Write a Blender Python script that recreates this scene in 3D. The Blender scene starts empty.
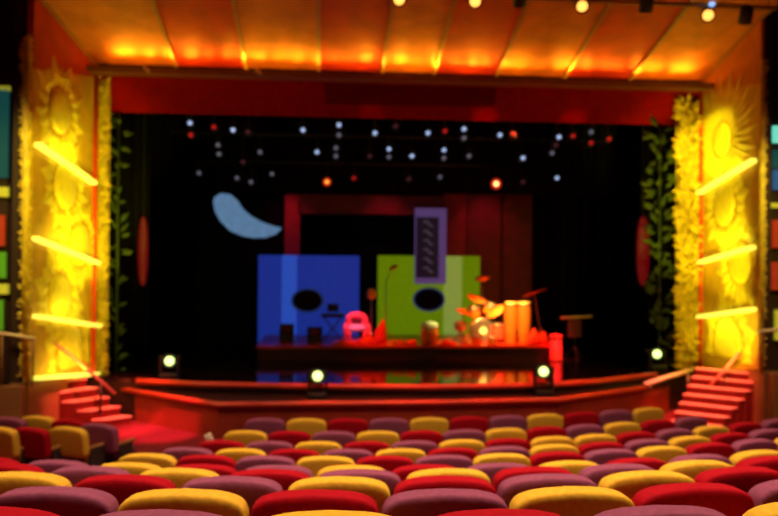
import bpy, bmesh, math, random
from mathutils import Vector, Matrix
random.seed(7)
C = bpy.context.scene.collection
scene = bpy.context.scene
PI = math.pi
# ------------------------------------------------------------------ camera model (stage frame: x right, y towards stage, z up)
F = 763.0; YAW, PITCH, ROLL = 0.0838985, 0.00812757, 0.0073548
EYE = Vector((0, 0, 3.1))
def ray(px, py):
    a = px - 389; b = py - 258
    c, s = math.cos(ROLL), math.sin(ROLL)
    u = a*c + b*s; v = -a*s + b*c
    X, Y0, Z0 = u/F, 1.0, -v/F
    c, s = math.cos(PITCH), math.sin(PITCH)
    Y = Y0*c - Z0*s; Z = Y0*s + Z0*c
    c, s = math.cos(YAW), math.sin(YAW)
    return Vector((X*c + Y*s, -X*s + Y*c, Z))
def at(px, py, Y):
    r = ray(px, py); return EYE + r*(Y/r.y)
def atz(px, py, z):
    r = ray(px, py); return EYE + r*((z - 3.1)/r.z)
def on_plane(px, py, p, n):
    r = ray(px, py); return EYE + r*((Vector(p) - EYE).dot(n)/r.dot(n))
# ------------------------------------------------------------------ materials
MATS = {}
def mat(name, col, rough=0.6, metal=0.0, emit=None, strength=0.0, var=0.12, scale=6.0, bump=0.0, sheen=0.0, spec=0.5):
    m = bpy.data.materials.new(name); m.use_nodes = True
    nt = m.node_tree; b = nt.nodes['Principled BSDF']
    b.inputs['Roughness'].default_value = rough; b.inputs['Metallic'].default_value = metal
    b.inputs['Specular IOR Level'].default_value = spec
    if sheen: b.inputs['Sheen Weight'].default_value = sheen
    tc = nt.nodes.new('ShaderNodeTexCoord'); nz = nt.nodes.new('ShaderNodeTexNoise')
    nz.inputs['Scale'].default_value = scale; nz.inputs['Detail'].default_value = 3
    nt.links.new(tc.outputs['Object'], nz.inputs['Vector'])
    rp = nt.nodes.new('ShaderNodeValToRGB')
    rp.color_ramp.elements[0].position = 0.3; rp.color_ramp.elements[1].position = 0.7
    lo = [max(0, c*(1 - var)) for c in col]; hi = [min(1, c*(1 + var)) for c in col]
    rp.color_ramp.elements[0].color = (*lo, 1); rp.color_ramp.elements[1].color = (*hi, 1)
    nt.links.new(nz.outputs['Fac'], rp.inputs['Fac']); nt.links.new(rp.outputs['Color'], b.inputs['Base Color'])
    if bump:
        bp = nt.nodes.new('ShaderNodeBump'); bp.inputs['Strength'].default_value = bump; bp.inputs['Distance'].default_value = 0.02
        nt.links.new(nz.outputs['Fac'], bp.inputs['Height']); nt.links.new(bp.outputs['Normal'], b.inputs['Normal'])
    if emit:
        b.inputs['Emission Color'].default_value = (*emit, 1); b.inputs['Emission Strength'].default_value = strength
    MATS[name] = m; return m
mat('seat_yellow', (.60, .33, .03), .8, scale=30, bump=.08, spec=.08)
mat('seat_red', (.30, .002, .010), .8, scale=30, bump=.08, spec=.06)
mat('seat_purple', (.21, .048, .108), .8, scale=30, bump=.08, spec=.08)
mat('seat_wood', (.28, .12, .04), .4)
mat('seat_metal', (.03, .02, .02), .5)
mat('carpet', (.17, .014, .024), .95, scale=25, var=.3, spec=.1)
mat('brown_wood', (.30, .13, .04), .55, scale=3)
mat('dark_brown', (.035, .014, .008), .6)
mat('black_cloth', (.006, .005, .005), .95, spec=.05)
mat('black_paint', (.012, .011, .011), .5)
mat('ceiling_black', (.012, .008, .008), .9, spec=.1)
mat('panel_orange', (.60, .20, .015), .6, scale=2.5, var=.2)
mat('panel_red', (.52, .035, .006), .6, scale=2.5, var=.2)
mat('rib_bronze', (.40, .22, .07), .45)
mat('lip_brown', (.20, .08, .02), .5)
mat('fascia_red', (.24, .002, .001), .8, spec=.05)
mat('recess_red', (.11, .001, .001), .8, spec=.05)
mat('wall_amber', (.66, .38, .012), .6, scale=4, var=.15)
mat('sun_gold', (.85, .66, .04), .5, var=.1)
mat('leaf_gold', (.75, .55, .04), .5, var=.25, scale=9)
mat('trim_red', (.75, .06, .01), .5)
mat('fin_glow', (.9, .85, .2), .5, emit=(1, .92, .10), strength=1.1)
mat('leaf_green', (.05, .085, .015), .6, var=.4, scale=9)
mat('stage_deck', (.010, .006, .006), .09, scale=2, var=.2, spec=.75)
mat('stage_red', (.55, .05, .025), .4, scale=3)
mat('apron_red', (.28, .028, .010), .5, scale=3, var=.2)
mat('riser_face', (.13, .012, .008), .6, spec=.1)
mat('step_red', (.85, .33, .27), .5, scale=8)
mat('riser_dark', (.03, .012, .01), .35)
mat('riser_top', (.55, .04, .02), .3, scale=3)
mat('rail_pink', (.75, .30, .22), .35)
mat('rail_cream', (.80, .62, .42), .35)
mat('portal_maroon', (.16, .010, .020), .6, scale=3, var=.25)
mat('portal_red_lit', (.34, .014, .03), .6, scale=3, var=.2)
mat('flat_blue_glow', (.02, .04, .3), .6, emit=(.012, .038, .38), strength=.58)
mat('flat_blue_glow_pale', (.05, .1, .5), .6, emit=(.03, .11, .70), strength=.56)
mat('flat_green_glow', (.1, .25, .01), .6, emit=(.12, .21, .001), strength=.75)
mat('flat_green_glow_pale', (.2, .3, .05), .6, emit=(.24, .34, .055), strength=.72)
mat('disc_dark', (.006, .005, .012), .7, spec=.1)
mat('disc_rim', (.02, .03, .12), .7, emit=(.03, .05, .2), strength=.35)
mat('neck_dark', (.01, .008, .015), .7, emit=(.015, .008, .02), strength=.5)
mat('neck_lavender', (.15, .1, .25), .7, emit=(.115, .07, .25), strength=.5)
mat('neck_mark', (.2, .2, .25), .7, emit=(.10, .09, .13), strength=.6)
mat('gobo_blue', (.2, .35, .6), .6, emit=(.12, .27, .50), strength=.62, var=.2)
mat('lens_blue', (.3, .4, .6), .2, emit=(.45, .62, 1.0), strength=.9)
mat('lens_dim', (.3, .35, .5), .2, emit=(.22, .25, .36), strength=.4)
mat('lens_red', (.4, .02, .02), .2, emit=(.8, .02, .02), strength=.45)
mat('lens_faint', (.1, .04, .05), .2, emit=(.12, .03, .05), strength=.35)
mat('lens_warm', (1, .8, .4), .2, emit=(1, .36, .04), strength=1.6)
mat('lens_hot', (1, .8, .4), .2, emit=(1, .50, .16), strength=3.0)
mat('halo_red', (.4, .02, .01), .4, emit=(.9, .03, .01), strength=.5)
mat('lens_green', (1, 1, .8), .2, emit=(.72, 1, .28), strength=2.4)
mat('bulb_warm', (1, .9, .6), .2, emit=(1, .42, .07), strength=2.4)
mat('bulb_blue', (.4, .6, 1), .2, emit=(.3, .5, 1), strength=1.3)
mat('drum_orange', (.85, .24, .02), .35)
mat('drum_head', (.85, .82, .55), .5)
mat('conga_wood', (.36, .10, .010), .4)
mat('conga_head', (.95, .78, .22), .5)
mat('brass', (.95, .30, .04), .4, metal=.1)
mat('peach', (.85, .42, .26), .45)
mat('chrome', (.5, .45, .4), .3, metal=.9)
mat('chair_pink', (.85, .10, .18), .6)
mat('chair_lavender', (.62, .42, .80), .6)
mat('red_fabric', (.75, .05, .02), .6)
mat('red_pillar', (.85, .06, .08), .5)
mat('spill_red', (.04, .0, .001), .5, emit=(.17, .0, .004), strength=.6)
mat('maroon_cloth', (.14, .02, .03), .7)
mat('glass_teal', (.01, .05, .05), .3, emit=(.02, .16, .15), strength=.3)
mat('glass_blue', (.03, .1, .4), .3, emit=(.02, .11, .32), strength=.5)
mat('glass_bright', (.3, .9, .8), .3, emit=(.16, .75, .55), strength=1.0)
mat('glass_green', (.1, .4, .03), .3, emit=(.10, .26, .01), strength=.45)
mat('glass_red', (.5, .05, .02), .3, emit=(.30, .03, .008), strength=.35)
mat('glass_yellow', (.6, .6, .05), .3, emit=(.55, .50, .03), strength=.45)
mat('cream', (.8, .6, .5), .5)
# ------------------------------------------------------------------ mesh builder
def frame(d):
    d = Vector(d).normalized(); a = Vector((0, 0, 1)) if abs(d.z) < .95 else Vector((1, 0, 0))
    u = d.cross(a).normalized(); return u, d.cross(u).normalized(), d
class MB:
    def __init__(s): s.v = []; s.f = []
    def add(s, vs, fs):
        o = len(s.v); s.v += [Vector(v) for v in vs]; s.f += [tuple(i + o for i in f) for f in fs]; return s
    def box(s, c, d, rz=0, bev=0):
        c = Vector(c); m = Matrix.Rotation(rz, 3, 'Z'); h = [x/2 for x in d]
        vs = [c + m @ Vector((x*h[0], y*h[1], z*h[2])) for x in (-1, 1) for y in (-1, 1) for z in (-1, 1)]
        return s.add(vs, [(0,1,3,2), (4,6,7,5), (0,4,5,1), (2,3,7,6), (0,2,6,4), (1,5,7,3)])
    def span(s, a, b):
        return s.box([(a[i] + b[i])/2 for i in range(3)], [abs(b[i] - a[i]) for i in range(3)])
    def bar(s, a, b, w, h):
        a = Vector(a); b = Vector(b); u, v, d = frame(b - a); vs = []
        for p in (a, b):
            for x, y in ((-1,-1), (1,-1), (1,1), (-1,1)): vs.append(p + u*x*w/2 + v*y*h/2)
        return s.add(vs, [(3,2,1,0), (4,5,6,7)] + [(i, (i+1) % 4, (i+1) % 4 + 4, i + 4) for i in range(4)])
    def tube(s, pts, r, n=8):
        pts = [Vector(p) for p in pts]; R = r if isinstance(r, (list, tuple)) else [r]*len(pts); vs = []; fs = []
        for i, p in enumerate(pts):
            d = pts[min(i+1, len(pts)-1)] - pts[max(i-1, 0)]; u, v, _ = frame(d)
            vs += [p + (u*math.cos(2*PI*k/n) + v*math.sin(2*PI*k/n))*R[i] for k in range(n)]
        for i in range(len(pts)-1):
            for k in range(n): fs.append((i*n+k, i*n+(k+1) % n, (i+1)*n+(k+1) % n, (i+1)*n+k))
        fs.append(tuple(range(n-1, -1, -1))); o = (len(pts)-1)*n; fs.append(tuple(range(o, o+n)))
        return s.add(vs, fs)
    def lathe(s, prof, c=(0,0,0), axis=(0,0,1), n=20):
        c = Vector(c); u, v, d = frame(axis); vs = []; fs = []
        for r, h in prof: vs += [c + d*h + (u*math.cos(2*PI*k/n) + v*math.sin(2*PI*k/n))*max(r, 1e-4) for k in range(n)]
        for i in range(len(prof)-1):
            for k in range(n): fs.append((i*n+k, i*n+(k+1) % n, (i+1)*n+(k+1) % n, (i+1)*n+k))
        fs.append(tuple(range(n-1, -1, -1))); o = (len(prof)-1)*n; fs.append(tuple(range(o, o+n)))
        return s.add(vs, fs)
    def sup(s, c, r, e1=.4, e2=.4, nu=20, nv=12, fn=None):
        c = Vector(c); vs = []; fs = []
        P = lambda x, e: math.copysign(abs(x)**e, x)
        for j in range(nv+1):
            b = -PI/2 + PI*j/nv
            for i in range(nu):
                a = 2*PI*i/nu
                p = Vector((r[0]*P(math.cos(b), e1)*P(math.cos(a), e2), r[1]*P(math.cos(b), e1)*P(math.sin(a), e2), r[2]*P(math.sin(b), e1)))
                if fn: p = fn(p)
                vs.append(c + p)
        for j in range(nv):
            for i in range(nu): fs.append((j*nu+i, j*nu+(i+1) % nu, (j+1)*nu+(i+1) % nu, (j+1)*nu+i))
        return s.add(vs, fs)
    def prism(s, pts, vec):
        vec = Vector(vec); pts = [Vector(p) for p in pts]; n = len(pts)
        return s.add(pts + [p + vec for p in pts], [tuple(range(n-1, -1, -1)), tuple(range(n, 2*n))] + [(i, (i+1) % n, (i+1) % n + n, i + n) for i in range(n)])
    def leaf(s, p, d, nrm, L, W, lift=.02):
        p = Vector(p); d = Vector(d).normalized(); nrm = Vector(nrm).normalized(); w = d.cross(nrm).normalized()
        m = p + d*L*.45
        vs = [p, m + w*W, p + d*L, m - w*W, m + nrm*lift*2.2, m - nrm*lift*.3]
        return s.add(vs, [(0,1,4), (1,2,4), (2,3,4), (3,0,4), (1,0,5), (2,1,5), (3,2,5), (0,3,5)])
    def build(s, name, m, parent=None, smooth=False, bevel=0):
        off = Vector((0,0,0)); q = parent
        while q is not None: off += q.location; q = q.parent
        me = bpy.data.meshes.new(name); me.from_pydata([v - off for v in s.v], [], s.f); me.update()
        bm = bmesh.new(); bm.from_mesh(me); bmesh.ops.remove_doubles(bm, verts=bm.verts, dist=1e-6)
        bmesh.ops.recalc_face_normals(bm, faces=bm.faces); bm.to_mesh(me); bm.free()
        me.materials.append(MATS[m] if isinstance(m, str) else m)
        if smooth:
            for p in me.polygons: p.use_smooth = True
        o = bpy.data.objects.new(name, me); C.objects.link(o)
        if parent is not None: o.parent = parent
        if bevel:
            b = o.modifiers.new('bevel', 'BEVEL'); b.width = bevel; b.segments = 2; b.limit_method = 'ANGLE'
        return o
def tag(o, label, cat, group=None):
    o['label'] = label; o['category'] = cat
    if group: o['group'] = group
    return o
def thing(name, label, cat, loc=(0,0,0), group=None):
    o = bpy.data.objects.new(name, None); C.objects.link(o); o.location = loc
    o.empty_display_size = .1
    return tag(o, label, cat, group)
def struct(mb, name, m, parent=None):
    o = mb.build(name, m, parent); o['kind'] = 'structure'; return o
def kids(o): return [c for c in bpy.data.objects if c.parent == o]
def dup(root, tree):
    r = root.copy(); C.objects.link(r)
    for ch, sub in tree:
        c = ch.copy(); C.objects.link(c); c.parent = r
        for g in sub:
            d = g.copy(); C.objects.link(d); d.parent = c
    return r
def treeof(o): return [(c, kids(c)) for c in kids(o)]
ORD = ['first', 'second', 'third', 'fourth', 'fifth', 'sixth', 'seventh', 'eighth', 'ninth', 'tenth', 'eleventh', 'twelfth', 'thirteenth', 'fourteenth']
XC = 1.69; XL, XR = -4.56, 7.93; ZS = .9
# ------------------------------------------------------------------ setting: floor, ceiling, walls
ARC = lambda x: .035*(x - .813)**2
prof = [(0.9, 1.62), (1.9, 1.48), (2.72, 1.34), (3.42, 1.21), (4.21, 1.05), (5.07, .86), (6.09, .62), (7.34, .38), (8.31, .213), (9.15, .103), (10.04, .03), (11.02, 0), (14, 0), (24, 0)]
def floor_z(x, y):
    r = y - ARC(x)
    for (a, za), (b, zb) in zip(prof, prof[1:]):
        if r <= b: return za + (zb - za)*max(0, (r - a)/(b - a))
    return 0.0
mb = MB(); xs = [-9 + i*.5 for i in range(41)]; ys = [-1.5 + j*.5 for j in range(50)]
g = [(x, y, floor_z(x, y)) for y in ys for x in xs]
n = len(xs); mb.add(g, [(j*n+i, j*n+i+1, (j+1)*n+i+1, (j+1)*n+i) for j in range(len(ys)-1) for i in range(n-1)])
fl = struct(mb, 'floor', 'carpet')
sd = fl.modifiers.new('thick', 'SOLIDIFY'); sd.thickness = .1; sd.offset = -1
struct(MB().span((-9, -1.5, 8.62), (11, 23.2, 8.8)), 'ceiling', 'ceiling_black')
struct(MB().span((-9.1, -1.5, -.1), (-9, 23.2, 8.8)), 'wall_left', 'dark_brown')
struct(MB().span((11, -1.5, -.1), (11.1, 23.2, 8.8)), 'wall_right', 'dark_brown')
struct(MB().span((-9, 23, -.1), (11, 23.2, 8.8)), 'wall_back', 'black_cloth')
# ------------------------------------------------------------------ stage
edge_pts = [atz(*p, ZS) for p in [(137,379), (200,382), (300,384), (430,385), (545,383), (600,379), (655,372.5)]]
edge_pts = [Vector((-4.4, 15.2, ZS))] + edge_pts + [Vector((7.7, 15.62, ZS))]
back = [Vector((10.9, 15.62, ZS)), Vector((10.9, 22.9, ZS)), Vector((-8.9, 22.9, ZS)), Vector((-8.9, 15.2, ZS))]
st = thing('stage', 'wide glossy black stage with red-lit curved front edge and lower step', 'stage', (XC, 14.2, 0))
MB().prism([p - Vector((0,0,.06)) for p in edge_pts + back], (0, 0, .06)).build('deck', 'stage_deck', st)
front_in = [p + Vector((0, .04, 0)) for p in edge_pts]
poly = [Vector((p.x, p.y + .02, 0)) for p in edge_pts] + [Vector((p.x, p.y, 0)) for p in back]
MB().prism(poly, (0, 0, ZS - .062)).build('stage_front', 'riser_dark', st)
mb = MB()
mb.tube([p + Vector((0, -.02, -.04)) for p in edge_pts[1:-1]], .055, 8); mb.build('front_edge_strip', 'stage_red', st, True)
led = [atz(*p, .7) for p in [(139,381.5), (218,403), (300,402), (430,401), (560,398), (645,386)]]
led[0] = Vector((-3.95, 15.1, .7))
led_back = [Vector((7.2, 15.4, .7))] + [p + Vector((0, .0, -.2)) for p in reversed(edge_pts[1:-1])]
MB().prism([Vector((p.x, p.y, .62)) for p in led + led_back], (0, 0, .08)).build('lower_step', 'riser_dark', st)  # dark top: the unlit gap between the red edges put into the colour
MB().prism([Vector((p.x + .0, p.y + .03, 0)) for p in led + led_back], (0, 0, .618)).build('lower_step_front', 'apron_red', st)
mb = MB()
mb.tube([p + Vector((0, -.015, -.03)) for p in led], .05, 8); mb.build('lower_step_nosing', 'stage_red', st, True)
# ------------------------------------------------------------------ side staircases
def stairs(A1, B1, A2, B2, z1, z2, n, label, flip):
    A1, B1, A2, B2 = map(Vector, (A1, B1, A2, B2))
    r = thing('staircase', label, 'stairs', (A2.x, A2.y, 0)); dz = (z1 - z2)/(n - 1)
    for k in range(-1, n):
        t = k/(n-1); a = A1.lerp(A2, t); b = B1.lerp(B2, t); u = (k-1)/(n-1); a0 = A1.lerp(A2, u); b0 = B1.lerp(B2, u); z = z1 + (z2 - z1)*t
        mb = MB(); pts = [Vector((p.x, p.y, z - .035)) for p in (a, b, b0, a0)]
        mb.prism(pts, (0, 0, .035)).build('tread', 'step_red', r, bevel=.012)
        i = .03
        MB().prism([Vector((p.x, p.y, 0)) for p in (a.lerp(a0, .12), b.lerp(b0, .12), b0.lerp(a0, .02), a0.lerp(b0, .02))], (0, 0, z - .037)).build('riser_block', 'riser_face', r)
    return r
zl = [(61,392,.75), (99,387,.75), (121,428,.08), (144,425,.08)]
L = [atz(*p) for p in zl]
sl = stairs(L[0], L[1], L[2], L[3], .75, .08, 5, 'red-lit stairs on the left going up beside the left sun panel', 1)
k = .9
zr = [(752,382,.985), (697,377,.985), (724,417,.40), (679,412,.40)]
Rr = [atz(*p) for p in zr]
Rr[1] = Rr[0].lerp(Rr[1], 1.12); Rr[3] = Rr[2].lerp(Rr[3], 1.12)
sr = stairs(Rr[0], Rr[1], Rr[2], Rr[3], .985, .40, 5, 'red-lit stairs on the right going up beside the right sun panel', -1)
# extra lower steps down to the floor on the right
dA = (Rr[2] - Rr[0])/4; dB = (Rr[3] - Rr[1])/4
for q in (1, 2):
    a = Rr[2] + dA*q; b = Rr[3] + dB*q; z = .40 - .146*q
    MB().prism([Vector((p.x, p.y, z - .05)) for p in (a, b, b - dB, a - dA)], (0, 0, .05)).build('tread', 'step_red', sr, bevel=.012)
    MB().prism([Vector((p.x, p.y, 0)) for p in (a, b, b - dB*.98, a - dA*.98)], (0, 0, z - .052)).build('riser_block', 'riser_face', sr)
# handrails, fixed on the stairs
MB().tube([at(52,341,13.9), at(70,355,14.0), at(115,393.5,14.45)], .028, 8).build('handrail', 'rail_pink', sl, True)
p = at(101,381,14.3); MB().tube([Vector((p.x, p.y, .35)), p], .022, 8).build('rail_post', 'dark_brown', sl, True)
mid = [Rr[0].lerp(Rr[1], .5), Rr[2].lerp(Rr[3], .05)]
MB().tube([at(739,353,13.7), at(724,371,13.75), at(711,384,13.8)], .026, 8).build('handrail', 'rail_pink', sr, True)
p = at(724,371,13.75); MB().tube([Vector((p.x, p.y, .6)), p], .018, 8).build('rail_post', 'dark_brown', sr, True)
rr = thing('handrail', 'short cream handrail sloping at the right end of the stage front', 'handrail', at(646,386,14.4))
MB().tube([at(645,384.5,14.4), at(668,377,14.7), at(692,370,15.1)], [.055, .045, .045], 10).build('rail', 'rail_cream', rr, True)
for a in ((650,383,14.46), (688,371.5,15.05)):
    p = at(*a); MB().tube([p, Vector((p.x, p.y, .70))], .025, 8).build('post', 'rail_cream', rr, True)
# cheek walls / dado under the sun panels
def slab(pts): return MB().add([(x, y, 0) for x, y, z in pts] + pts, [(3,2,1,0), (4,5,6,7)] + [(i, (i+1) % 4, (i+1) % 4 + 4, i + 4) for i in range(4)])
struct(slab([(-4.63, 15.2, .90), (-4.90, 13.16, 1.08), (-5.2, 13.16, 1.08), (-5.2, 15.2, .90)]), 'wall_left_dado', 'brown_wood')
struct(MB().span((-9, 12.95, 0), (-4.93, 13.15, 1.05)), 'wall_left_parapet', 'brown_wood')
struct(slab([(8.3, 15.6, .88), (8.3, 13.11, 1.24), (7.87, 13.11, 1.24), (7.94, 15.6, .88)]), 'wall_right_dado', 'brown_wood')
struct(MB().span((7.93, 12.9, 0), (11, 13.1, 1.2)), 'wall_right_parapet', 'brown_wood')
# facing walls beside the sun panels
struct(MB().span((-9, 13.75, 1.0), (-5.25, 13.9, 8.62)), 'wall_left_facing', 'dark_brown')
struct(MB().span((8.2, 13.75, 1.0), (11, 13.9, 8.62)), 'wall_right_facing', 'dark_brown')
p0 = at(13,250,13.25); p1 = at(22,250,13.25)
struct(MB().span((p0.x, 13.2, 1.05), (p1.x, 13.35, 8.62)), 'trim_1', 'dark_brown')
p0 = at(763,250,13.2); p1 = at(769,250,13.2)
struct(MB().span((p0.x, 13.15, 1.2), (p1.x, 13.3, 8.62)), 'trim_2', 'dark_brown')
# side handrails on the parapets
rl = thing('handrail', 'thin handrail along the brown parapet at the far left', 'handrail', (-5.6, 13.1, 1.05))
MB().tube([at(-8,332,13.05), at(36,339,13.05)], .03, 8).build('rail', 'rail_cream', rl, True)
for px in (2, 33):
    p = at(px, 333.5 if px < 10 else 338.5, 13.05); MB().tube([p, Vector((p.x, 13.05, 1.04))], .018, 8).build('post', 'brown_wood', rl, True)
rl = thing('handrail', 'thin handrail along the brown parapet at the far right', 'handrail', (8.4, 13.0, 1.2))
MB().tube([at(758,332,13.0), at(790,328,13.0)], .03, 8).build('rail', 'rail_cream', rl, True)
for px in (761, 784):
    p = at(px, 331, 13.0); MB().tube([p, Vector((p.x, 13.0, 1.19))], .018, 8).build('post', 'brown_wood', rl, True)
# lit coloured glass in the facing walls
def glass(label, panes, Y):
    c = at((panes[0][1]+panes[0][3])/2, panes[0][4], Y); r = thing('glass_panel', label, 'window', c)
    for m, x0, y0, x1, y1 in panes:
        a = at(x0, y0, Y); b = at(x1, y1, Y)
        MB().span((a.x, Y - .03, b.z), (b.x, Y + .03, a.z)).build('pane', m, r)
    return r
glass('tall lit panel of coloured glass at the far left edge, teal on top', [('glass_teal', -14, 88, 8, 178), ('glass_yellow', -14, 187, 9, 197), ('glass_red', -14, 215, 5, 246), ('glass_green', -14, 252, 6, 278), ('glass_yellow', -14, 284, 9, 294), ('glass_green', -14, 300, 3, 330), ('glass_yellow', -2, 86, 10, 91)], 13.7)
glass('tall lit panel of coloured glass at the far right edge, bright teal on top', [('glass_bright', 773, 126, 790, 143), ('glass_teal', 773, 150, 790, 168), ('glass_blue', 773, 170, 790, 190), ('glass_yellow', 771, 203, 790, 208), ('glass_red', 772, 220, 790, 248), ('glass_red', 771, 262, 790, 290), ('glass_yellow', 775, 310, 790, 340)], 13.7)
# ------------------------------------------------------------------ proscenium header
hd = thing('proscenium_header', 'sloping header of alternating orange and red panels lit from below over the stage', 'header', (XC, 15.5, 7.0))
ribx = [XL, -2.98, -1.60, -.15, 1.14, 2.2, 3.5, 4.93, 6.34, XR]
hz = lambda y: 7.02 + (15.5 - y)*.275
Y1 = 10.6
rx = lambda x: x - .68 if x == XL else (x - .10 if x == XR else x)
for i in range(9):
    a, b = ribx[i], ribx[i+1]
    a1, b1 = rx(a), rx(b)
    MB().prism([(a, 15.5, hz(15.5)), (b, 15.5, hz(15.5)), (b1, Y1, hz(Y1)), (a1, Y1, hz(Y1))], (0, 0, .06)).build('panel', 'panel_red' if i % 2 else 'panel_orange', hd)
for i, x in enumerate(ribx):
    MB().bar((x, 15.5, hz(15.5) - .02), (rx(x), Y1, hz(Y1) - .02), .07, .07).build('rib', 'rib_bronze', hd)
MB().prism([(XL, 14.96, 6.74), (XL, 14.96, 6.855), (XL, 15.0, 6.855), (XL, 15.0, 6.78), (XL, 15.52, 6.86), (XL, 15.52, 6.80)], (XR - XL, 0, 0)).build('cornice', 'lip_brown', hd)
fa = thing('fascia', 'dark red slanted board across the stage top with a recessed darker slot', 'fascia', (XC, 15.9, 6.2))
MB().prism([(XL, 15.5, 6.90), (XL, 15.56, 6.92), (XL, 16.26, 6.22), (XL, 16.18, 6.20)], (XR - XL, 0, 0)).build('board', 'fascia_red', fa)
nf = Vector((0, -.7, -.68)).normalized()
def on_f(px, py):
    return on_plane(px, py, (0, 15.5, 6.90), nf) + nf*.012
mb = MB(); mb.prism([on_f(325,83), on_f(497,88), on_f(494,107), on_f(325,104)], nf*-.02); mb.build('recess', 'recess_red', fa)
struct(MB().span((-9, 16.3, 6.3), (11, 16.42, 8.62)), 'wall_front_stage', 'black_cloth')
# two small pale clips on the cornice
for (px, py), w in (((146,69), 'left'), ((258,71), 'right')):
    p = at(px, py, 14.93)
    o = MB().bar(p + Vector((-.05, 0, .04)), p + Vector((.06, .02, -.05)), .05, .05).build('cornice_clip', 'cream', None, bevel=.01)
    tag(o, 'small pale clip on the brown cornice, the %s one of two' % w, 'clip', 'clips on the cornice')
    MB().bar(p, p + Vector((0, .08, .03)), .02, .02).build('bracket', 'lip_brown', o)
# ------------------------------------------------------------------ sun panels
def sun_panel(A, B, z0, z1, nrm, suns, fins, label, side, upper):
    A = Vector(A); B = Vector(B); u = (B - A); Lw = u.length; u.normalize(); n = Vector(nrm).normalized(); up = Vector((0,0,1))
    zt0, zt1 = z1
    r = thing('sun_panel', label, 'wall panel', (A.x, (A.y+B.y)/2, z0))
    (ua, ub, um) = upper
    za = on_plane(ua[0], ua[1], A, n).z; zb = on_plane(ub[0], ub[1], A, n).z
    MB().prism([A + up*z0, B + up*ZS, B + up*zb, A + up*za], -n*.12).build('backing', 'wall_amber', r)
    MB().prism([A + up*za, B + up*zb, B + up*zt1, A + up*zt0], -n*.12).build('upper_panel', um, r)
    MB().tube([B + up*ZS + n*.02, B + up*(zt1 - .02) + n*.02], .055, 8).build('corner_trim', 'trim_red', r, True)
    pl = lambda px, py: on_plane(px, py, A, n)
    def clampp(q, h):
        t = max(.03, min(Lw - .03, (q - A).dot(u))); z = max(z0 + .05, min(zt1 - .05 + (zt0 - zt1)*(1 - t/Lw), q.z))
        return Vector((A.x, A.y, 0)) + u*t + up*z + n*h
    for px, py, R, np_, rin in suns:
        c = pl(px, py); mb = MB()
        base = []
        for h, rr in ((.0, 1.0), (.03, .94), (.045, .75), (.055, .35), (.058, .02)):
            base.append([clampp(c + (u*math.cos(2*PI*k/24) + up*math.sin(2*PI*k/24))*R*rin*rr, h) for k in range(24)])
        vs = [v for ring in base for v in ring]
        fs = [(j*24+k, j*24+(k+1) % 24, (j+1)*24+(k+1) % 24, (j+1)*24+k) for j in range(4) for k in range(24)]
        fs.append(tuple(range(96, 120))); fs.append(tuple(range(23, -1, -1)))
        sun = mb.add(vs, fs).build('sun', 'sun_gold', r, True)
        mr = MB()
        for k in range(np_):
            a = 2*PI*k/np_ + .1; d = u*math.cos(a) + up*math.sin(a); w = -u*math.sin(a) + up*math.cos(a)
            ro = R*(1.0 if k % 2 else .82); ri = R*rin*1.06; wd = R*1.15*PI/np_
            m = (ri*.62 + ro*.38)
            bp = [c + d*ri, c + d*m + w*wd, c + d*ro, c + d*m - w*wd]
            vs = [clampp(q, .004) for q in bp] + [clampp(c + d*m, .05)]
            mr.add(vs, [(0,1,4), (1,2,4), (2,3,4), (3,0,4), (3,2,1,0)])
        mr.build('rays', 'sun_gold', sun)
    for (x0, y0), (x1, y1), dep in fins:
        a = pl(x0, y0); b = pl(x1, y1); d = (b - a).normalized(); w = d.cross(n).normalized()
        if w.z < 0: w = -w
        q = [a - w*.04, b - w*.04, b + w*.03, a + w*.03]
        MB().prism(q, n*dep).build('light_fin', 'fin_glow', r, bevel=.01)
        m = (a + b)/2 + n*(dep + .07) + w*.12
        FIN_L.append((m, d, w, n, (b - a).length, side == 'right' and y0 > 300))
    return r
FIN_L = []
AL, BL = (-4.88, 13.2, 0), (-4.56, 15.5, 0)
uL = (Vector(BL) - Vector(AL)).normalized(); nL = Vector((uL.y, -uL.x, 0))
sun_panel(AL, BL, 1.1, (hz(13.2), hz(15.5)), nL,
          [(60,111,.98,18,.42), (66,186,.95,20,.45), (80,244,.95,20,.45), (60,296,.98,16,.42), (70,352,1.0,16,.52)],
          [((34,144),(91,183),.13), ((31,238),(95,263),.13), ((32,316),(96,325.5),.13), ((31,378),(93,373.5),.16)],
          'tall amber wall panel of gold sunbursts left of the stage', 'left', ((32, 68), (93, 76), 'panel_red'))
AR, BR = (7.86, 13.2, 0), (7.93, 15.5, 0)
uR = (Vector(BR) - Vector(AR)).normalized(); nR = Vector((-uR.y, uR.x, 0))
sun_panel(AR, BR, 1.25, (hz(13.2), hz(15.5)), nR,
          [(722,140,1.40,40,.24), (724,205,1.0,20,.42), (740,262,1.0,20,.42), (728,345,1.1,16,.5)],
          [((757,160),(702,193),.13), ((757,247),(703,262),.13), ((757,309),(702,316.5),.13)],
          'tall amber wall panel of gold sunbursts right of the stage', 'right', ((758, 84), (702, 96), 'panel_orange'))
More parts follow.
